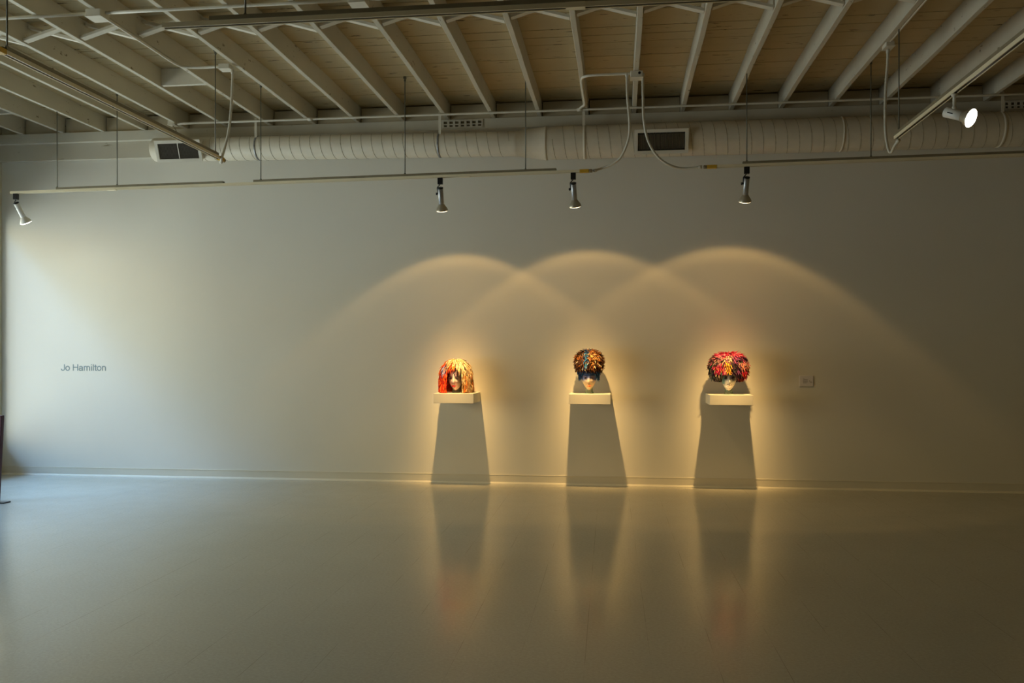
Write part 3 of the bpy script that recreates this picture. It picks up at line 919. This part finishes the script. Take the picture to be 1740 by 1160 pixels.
def col1(x, z, a, t):
    if t < .14: return mix_pick((CREAM, 5), (BLOND, 2), (ORA, 1))
    if x < -.075 and .21 < z < .315 and a < 0 and x > -.145 and abs(a) > .5: return mix_pick((LILAC, 4), (NAVY, 1.6), (ORA, 1))
    if x < -.03 and z < .285: return mix_pick((RED, 6), (ORA, 2.2), (DRED, 2))
    if x < -.055: return mix_pick((ORA, 4), (RED, 3), (CREAM, 1))
    if -.07 < x < .012 and z < .315: return mix_pick((ORA, 3), (DRED, 3), (RED, 2))
    if z < .23 and x > 0: return mix_pick((BLOND, 4), (CREAM, 4), (AMB, 3), (ORA, 1.6))
    return mix_pick((CREAM, 6), (BLOND, 3.4), (AMB, .9))
nrow = 26
for j in range(nrow):
    t = (j + .5) / nrow
    cnt = int(10 + 74 * min(1, t / .38))
    for i2 in range(cnt):
        a = -PI + 2 * PI * (i2 + random.random()) / cnt
        p = surf1(a, t); q = surf1(a, min(1, t + .03)); dn = q - p
        if dn.length < 1e-4: dn = Vector((math.sin(a), -math.cos(a), -.2))
        n = Vector((math.sin(a) / W1 * .15, -math.cos(a) / D1 * .15, .05 + 1.1 * max(0, .4 - t))).normalized()
        lo, hi = -.47, .53                                   # the opening the face looks out of
        L = random.uniform(.05, .085)
        if lo < a < hi:
            fringe = .243 + .014 * math.sin(9 * a + 1)
            if p.z < fringe + .012: continue
            L = min(L, max(.02, p.z - fringe + .022))
        L = min(L, max(.012, p.z - .002))
        c = vary(col1(p.x + random.gauss(0, .008), p.z + random.gauss(0, .008), a, t), .34)
        yarn(bm, lay, o + p + n * random.uniform(-.004, .01), dn.normalized() + Vector((random.uniform(-.22, .22), random.uniform(-.1, .1), 0)), n, L, random.uniform(.005, .0085), c, random.uniform(.0, .012))
# cap the tufts are knotted to
ns, nt_ = 40, 14; rows = []
for j in range(nt_ + 1):
    row = []
    for i2 in range(ns):
        a = -PI + 2 * PI * i2 / ns; p = surf1(a, max(.01, j / nt_)) ; p = Vector((p.x * .93, p.y * .93, p.z * .985))
        q = bm.verts.new(o + p); q[lay] = (*lerp3(col1(p.x, p.z, a, j / nt_), (.2, .05, .02), .45), 1); row.append((q, a, p.z))
    rows.append(row)
for r0, r1 in zip(rows, rows[1:]):
    for i2 in range(ns):
        qs = (r0[i2], r0[(i2 + 1) % ns], r1[(i2 + 1) % ns], r1[i2])
        if any(-.55 < k[1] < .60 and k[2] < .262 for k in qs): continue
        bm.faces.new([k[0] for k in qs])
bmesh.ops.delete(bm, geom=[v for v in bm.verts if not v.link_faces], context='VERTS')
obj('wig', bm, M['yarn'], root)

def cap_wig(o, root, sx, sy, zc, hz_up, hz_dn, power, colf, n_rows, hem, Lr, wr, droop, back_to):
    """a domed wig: superellipsoid with tufts, cut off at hem(a)"""
    bm = bm_new(); lay = bm.verts.layers.float_color.new('dye')
    def pt(a, ph):
        c, s = math.cos(ph), math.sin(ph)
        rr = max(1e-4, abs(c)) ** power
        return Vector((sx * rr * math.sin(a), -sy * rr * math.cos(a), zc + (hz_up if s > 0 else hz_dn) * math.copysign(abs(s) ** power, s)))
    ns, nr = 44, 22; rows = []
    for j in range(nr + 1):
        ph = -PI / 2 + .15 + (PI - .16) * j / nr; row = []
        for i in range(ns):
            a = -PI + 2 * PI * i / ns; p = pt(a, ph)
            p = Vector((p.x * .95, p.y * .95, zc + (p.z - zc) * .95))
            if p.z < hem(a): p = Vector((p.x * .9, p.y * .9, hem(a) + .006))
            q = bm.verts.new(o + p); q[lay] = (*lerp3(colf(p.x, p.z, a), (.04, .02, .02), .55), 1); row.append(q)
        rows.append(row)
    for r0, r1 in zip(rows, rows[1:]):
        for i in range(ns): bm.faces.new((r0[i], r0[(i + 1) % ns], r1[(i + 1) % ns], r1[i]))
    for j in range(n_rows):
        ph = -PI / 2 + .2 + (PI - .22) * (j + .5) / n_rows
        cnt = int(8 + 78 * max(.02, math.cos(ph)) ** .8)
        for i in range(cnt):
            a = -PI + 2 * PI * (i + random.random()) / cnt
            p = pt(a, ph + random.uniform(-.04, .04))
            if p.z < hem(a): continue
            n = Vector((p.x / sx ** 2, p.y / sy ** 2, (p.z - zc) / (hz_up ** 2))).normalized()
            dn = (pt(a, ph - .05) - p).normalized()
            jit = Vector((random.uniform(-1, 1), random.uniform(-1, 1), random.uniform(-1, 1))) * .35
            d = (dn * droop + n * (1 - droop) + jit)
            L = random.uniform(*Lr)
            L = min(L, max(.014, p.z - hem(a) + .012)) if d.z < -.2 else L
            c = vary(colf(p.x + random.gauss(0, .007), p.z + random.gauss(0, .007), a), .4)
            yarn(bm, lay, o + p - n * .004, d, n, L, random.uniform(*wr), c, random.uniform(0, .006))
    return obj('wig', bm, M['yarn'], root)

# --- 2: tall brown fur-like wig with a blue streak and blue fringe
BRN, DBR, FOX, GOLD, BLU, DBL, OAT = (.13, .048, .016), (.035, .015, .01), (.50, .17, .035), (.72, .38, .12), (.04, .19, .42), (.015, .045, .16), (.76, .60, .42)
def dye2(x, z, fr):
    c = (.86, .68, .46)
    band = 1.25 * gauss(z - (EYEZ + .012 - .35 * max(0, abs(x) - .02)), .026)
    c = lerp3(c, (.10, .17, .48), min(1, band * 1.0) * (1 if abs(x) > .006 else .85))
    if z > .20: c = (.10, .18, .42)
    c = lerp3(c, (.8, .55, .55), .8 * (gauss(abs(x) - .036, .018) * gauss(z - EYEZ - .002, .012)))
    if x > .03 and z < .145: c = lerp3(c, (.28, .26, .42), .75 * gauss(x - .045, .018) * gauss(z - .13, .016))
    if z < .13: c = lerp3(c, (.90, .66, .32), .5)
    return c
o, root = sculpture(1, 'crocheted head with a tall brown wig, blue streak and blue fringe', dye2, M['lip_orange'], math.radians(2), .008)
def col2(x, z, a):
    f = abs(a) < 1.7
    st = -.028 + .25 * (z - .36) * .3
    if f and abs(x - st) < .022 and z > .27: return mix_pick((BLU, 6), (OAT, 1.4), (DBL, 2))
    if z < .245: return mix_pick((DBL, 5), (BLU, 3), (OAT, .5 if z > .21 else 0), (DBR, 1))
    if f and x > -.005 and x < .105 and z > .325: return mix_pick((GOLD, 4), (FOX, 4), (BRN, 3), (DBR, 1.2), (OAT, .8))
    if f and x < -.06 and .365 < z < .41: return mix_pick((FOX, 4), (BRN, 3), (DBR, 1.5), (GOLD, .5))
    return mix_pick((BRN, 5), (DBR, 6), (FOX, 1.2), (OAT, 1.0))
def hem2(a):
    return .226 if abs(a) < .6 else (.205 - .04 * min(1, (abs(a) - .6) / .5))
cap_wig(o, root,   .152, .145, .335, .132, .150, .86, col2, 30, hem2, (.018, .042), (.0045, .0075), .55, None)
# blue locks beside the temples
wig2 = [c for c in root.children if c.name.startswith('wig')][0]
for s in (-1, 1):
    bm = bm_new(); lay = bm.verts.layers.float_color.new('dye')
    for k in range(60):
        a = s * random.uniform(.75, 1.7)
        p = Vector((.098 * math.sin(a), -.098 * math.cos(a), random.uniform(.19, .26)))
        n = Vector((math.sin(a), -math.cos(a), 0))
        yarn(bm, lay, o + p, Vector((s * .25, 0, -1)), n, random.uniform(.03, .075), random.uniform(.005, .0075), vary(mix_pick((DBL, 5), (BLU, 3), (DBR, 1))), random.uniform(0, .012))
    obj('side_lock', bm, M['yarn'], root)

# --- 3: wide mushroom of pink, plum and many scraps
PINK, ROSE, PLUM, BLK, YEL, CORAL, TAN, GRN, CRIM = (.70, .07, .17), (.72, .24, .28), (.15, .035, .11), (.028, .022, .026), (.90, .42, .03), (.74, .24, .17), (.46, .32, .19), (.05, .13, .085), (.66, .02, .07)
def dye3(x, z, fr):
    c = (.86, .82, .74)
    c = lerp3(c, (.02, .02, .025), min(1, 1.5 * gauss(abs(x) - .038, .024) * gauss(z - EYEZ - .006, .022)))
    if x < -.035: c = lerp3(c, (.20, .36, .36), min(1, (-x - .035) / .015) * (1 if z > .11 else .3))
    if .0 < x < .03 and z > .165: c = lerp3(c, (.28, .20, .36), .7)
    if z < .115 and math.sin(x * 420) * math.sin(z * 380 + 1.3) > .62: c = (.30, .08, .09)
    if x > .05 and z < .17: c = lerp3(c, (.45, .40, .36), .6)
    return c
o, root = sculpture(2, 'crocheted head with a wide mushroom wig, pink on top', dye3, M['lip_pale'], math.radians(-3), .006)
def col3(x, z, a):
    if abs(a) > 1.9: return mix_pick((PINK, 3), (PLUM, 3), (BLK, 3))
    if z > .405: return mix_pick((PINK, 6), (ROSE, 3), (CRIM, 2))
    if abs(x + .01) < .10 and z > .345: return mix_pick((TAN, 5), (ROSE, 2), (PINK, 1.5), (PLUM, 1.5)) if x < .025 else mix_pick((PLUM, 5), (BLK, 2), (PINK, 2))
    if -.05 < x < .006 and .235 < z < .345: return mix_pick((YEL, 7), (CORAL, 2), (ROSE, 1))
    if x < -.05 and .315 < z <= .40: return mix_pick((ROSE, 2.5), (PINK, 2), (BLK, 3), (TAN, 2))
    if -.16 < x < -.05 and .23 < z < .315: return mix_pick((CRIM, 6), (PINK, 3), (ORA, 1), (GRN, .7))
    if x < -.05: return mix_pick((BLK, 4), (GRN, 3), (TAN, 2.4), (PLUM, 1))
    if x < .11 and z < .38: return mix_pick((BLK, 6), (PLUM, 4), (TAN, .6))
    if x >= .11 and .27 < z < .35: return mix_pick((CORAL, 5), (ROSE, 2), (GRN, 1), (TAN, 2))
    if x >= .09 and z <= .27: return mix_pick((CRIM, 5), (DRED, 3), (YEL, 1), (BLK, 2))
    return mix_pick((PLUM, 4), (PINK, 3), (BLK, 2))
def hem3(a):
    b = abs(a)
    return .214 if b < .35 else (.214 - .08 * min(1, (b - .35) / .6) if b < 2.2 else .14)
cap_wig(o, root, .200, .150, .275, .165, .150, .80, col3, 32, hem3, (.025, .055), (.005, .008), .72, None)

# ------------------------------------------------------------------ lettering, wall label, the red stand
def arc(cx, cy, rx, ry, a0, a1, n=18):
    return [(cx + rx * math.cos(math.radians(a0 + (a1 - a0) * k / n)), cy + ry * math.sin(math.radians(a0 + (a1 - a0) * k / n))) for k in range(n + 1)]
LW = .145                                   # stroke width; capital height = 1, small letter height = .73
GL = {'J': (.52, [[(.43, 1), (.43, .26)] + arc(.25, .25, .18, .19, 0, -180) + [(.07, .30)]]),
      'o': (.56, [arc(.28, .365, .215, .315, 0, 360, 32)]),
      'H': (.72, [[(.10, 0), (.10, 1)], [(.62, 0), (.62, 1)], [(.10, .53), (.62, .53)]]),
      'a': (.55, [[(.08, .50)] + arc(.26, .49, .175, .185, 170, 0) + [(.435, .12), (.45, .06), (.52, .06)],
                  [(.435, .42), (.22, .38)] + arc(.21, .215, .15, .16, 90, 270) + [(.30, .06), (.435, .20)]]),
      'm': (.83, [[(.10, 0), (.10, .72)], [(.10, .45)] + arc(.255, .48, .155, .195, 180, 0) + [(.41, 0)], [(.41, .45)] + arc(.565, .48, .155, .195, 180, 0) + [(.72, 0)]]),
      'i': (.22, [[(.11, 0), (.11, .72)], [(.11, .86), (.11, 1)]]),
      'l': (.22, [[(.11, 0), (.11, 1)]]),
      't': (.28, [[(.13, .94), (.13, .17)] + arc(.23, .17, .10, .115, 180, 270, 8) + [(.28, .06)], [(.0, .66), (.28, .66)]]),
      'n': (.55, [[(.10, 0), (.10, .72)], [(.10, .43)] + arc(.275, .46, .175, .215, 180, 0) + [(.45, 0)]]),
      ' ': (.28, [])}
pa, pb = at(104, 629.5, d=0), at(180.3, 629.5, d=0)
cap = at(130, 618.4, d=0).z - at(130, 629.3, d=0).z
text = 'Jo Hamilton'
wide = sum(GL[ch][0] for ch in text)
kx = (pb.x - pa.x) / (wide - .08)
root = thing('wall_lettering', "grey vinyl lettering of an artist's name on the left part of the wall", 'lettering', (pa.x, 0, pa.z))
pen = -.05
for ch in text:
    adv, strokes = GL[ch]
    if strokes:
        bm = bm_new(); lift = 0
        for st in strokes:
            q = [Vector(((pen + x) * kx, 0, y * cap)) for x, y in st]
            closed = (q[0] - q[-1]).length < 1e-5
            L, Rr = [], []
            for k, p in enumerate(q):
                a = q[k - 1] if k else (q[-2] if closed else p); b = q[k + 1] if k < len(q) - 1 else (q[1] if closed else p)
                d = (b - a).normalized(); nrm = Vector((-d.z, 0, d.x)) * (LW * cap / 2)
                L.append(p + nrm); Rr.append(p - nrm)
            o3 = Vector((pa.x, -.0012 - lift, pa.z)); bk = Vector((0, .001, 0)); lift += .00015
            F_ = [[bm.verts.new(o3 + v) for v in side] for side in (L, Rr)]
            B_ = [[bm.verts.new(o3 + bk + v) for v in side] for side in (L, Rr)]
            for k in range(len(q) - 1):
                bm.faces.new((F_[0][k], F_[0][k + 1], F_[1][k + 1], F_[1][k])); bm.faces.new((B_[0][k], B_[1][k], B_[1][k + 1], B_[0][k + 1]))
                bm.faces.new((F_[0][k], B_[0][k], B_[0][k + 1], F_[0][k + 1])); bm.faces.new((F_[1][k], F_[1][k + 1], B_[1][k + 1], B_[1][k]))
            if not closed:
                for k in (0, -1): bm.faces.new((F_[0][k], F_[1][k], B_[1][k], B_[0][k]))
        obj('letter', bm, M['letter'], root)
    pen += adv

a, b = at(1358.5, 656, d=.01), at(1382, 638, d=.01)
root = thing('wall_label', 'small white text card on the wall right of the shelves', 'label card', ((a.x + b.x) / 2, 0, a.z))
bm = bm_new(); box(bm, a.x, b.x, -.012, -.0005, a.z, b.z); bevel(bm, .0012, 1); obj('card', bm, M['card'], root)
bm = bm_new(); w, h = b.x - a.x, b.z - a.z
for r, (fx0, fx1) in enumerate(((.28, .36), (.28, .58), (.26, .58), (.26, .60), (.26, .57), (.27, .50))):
    z = b.z - h * (.27 + .085 * r); x = a.x + w * fx0
    while x < a.x + w * fx1:
        l = random.uniform(.006, .013)
        box(bm, x, min(x + l, a.x + w * fx1), -.0128, -.0121, z - .0022, z + .0022); x += l + .003
for r, (fx0, fx1) in enumerate(((.70, .77), (.70, .90), (.76, .92))):
    z = b.z - h * (.48 + .085 * r); x = a.x + w * fx0
    while x < a.x + w * fx1:
        l = random.uniform(.006, .012)
        box(bm, x, min(x + l, a.x + w * fx1), -.0128, -.0121, z - .0022, z + .0022); x += l + .003
obj('small_print', bm, M['ink'], root)

# dark red stand cut by the left edge of the frame
g = at(11, 856, z=0)
t5 = at(5.2, 705.5, d=-g.y - .05)
root = thing('display_stand', 'dark maroon upright stand cut off by the left edge of the photo', 'stand', (t5.x - .2, g.y, 0))
bm = bm_new(); xe = t5.x; yb = -(-g.y - .05)
lo = [(xe - .42 + .045, yb - .02, .012), (xe - .045, yb - .02, .012), (xe - .045, yb + .02, .012), (xe - .42 + .045, yb + .02, .012)]
hi = [(xe - .42, yb - .02, t5.z), (xe, yb - .02, t5.z), (xe, yb + .02, t5.z), (xe - .42, yb + .02, t5.z)]
vs = [bm.verts.new(p) for p in lo + hi]
for f in ((3, 2, 1, 0), (4, 5, 6, 7), (0, 1, 5, 4), (1, 2, 6, 5), (2, 3, 7, 6), (3, 0, 4, 7)): bm.faces.new([vs[i] for i in f])
bevel(bm, .004); obj('panel', bm, M['maroon'], root)
bm = bm_new(); box(bm, xe - .46, g.x - .03, yb - .05, yb + .05, .0005, .012); bevel(bm, .003); obj('foot_plate', bm, M['black'], root)

# ------------------------------------------------------------------ daylight: the sky, seen through the windows
w = bpy.data.worlds.new('World'); scn.world = w; w.use_nodes = True
nt = w.node_tree; bg = nt.nodes['Background']
tc = nt.nodes.new('ShaderNodeTexCoord'); sp = nt.nodes.new('ShaderNodeSeparateXYZ')
nt.links.new(tc.outputs['Generated'], sp.inputs[0])
# clear blue overhead, paler lower down, sunlit fronts across the street, grey pavement
ZENITH, MID, FRONTS, PAVEMENT, SKYLEVEL = (.355, .70, 1.28), (.165, .23, .25), (.272, .24, .145), (.225, .25, .235), 18.4
nt.links.new(ramp(nt, sp.outputs[2], [(.0, PAVEMENT), (.02, FRONTS), (.25, FRONTS), (.35, MID), (.5, MID), (.6, ZENITH)]), bg.inputs[0])
bg.inputs[1].default_value = SKYLEVEL
for y0, y1, z0, z1 in WIN:
    l = bpy.data.lights.new('window_portal', 'AREA'); l.shape = 'RECTANGLE'
    l.size, l.size_y = z1 - z0, y1 - y0
    l.cycles.is_portal = True
    o = bpy.data.objects.new('window_portal', l); C.objects.link(o)
    o.location = (XL - WT - .01, (y0 + y1) / 2, (z0 + z1) / 2)
    o.rotation_euler = Vector((1, 0, 0)).to_track_quat('-Z', 'Y').to_euler()
    # orient the rectangle: local X up, local Y along the wall
    o.rotation_euler = Matrix(((0, 0, -1), (0, 1, 0), (1, 0, 0))).to_euler()

# ------------------------------------------------------------------ camera
cam = bpy.data.cameras.new('Camera'); cam.sensor_width = 36; cam.lens = 36 * F / 1740
cam.shift_y = (HOR - 580) / 1740
co = bpy.data.objects.new('Camera', cam); C.objects.link(co)
co.location = (0, -DIST, EYE); co.rotation_euler = (PI / 2, 0, TH)
scn.camera = co
scn.view_settings.view_transform = 'Standard'; scn.view_settings.look = 'None'
scn.view_settings.gamma = 1; scn.view_settings.use_curve_mapping = False
scn.view_settings.exposure = 0.0
scn.cycles.use_denoising = True
scn.cycles.diffuse_bounces = 6; scn.cycles.max_bounces = 12
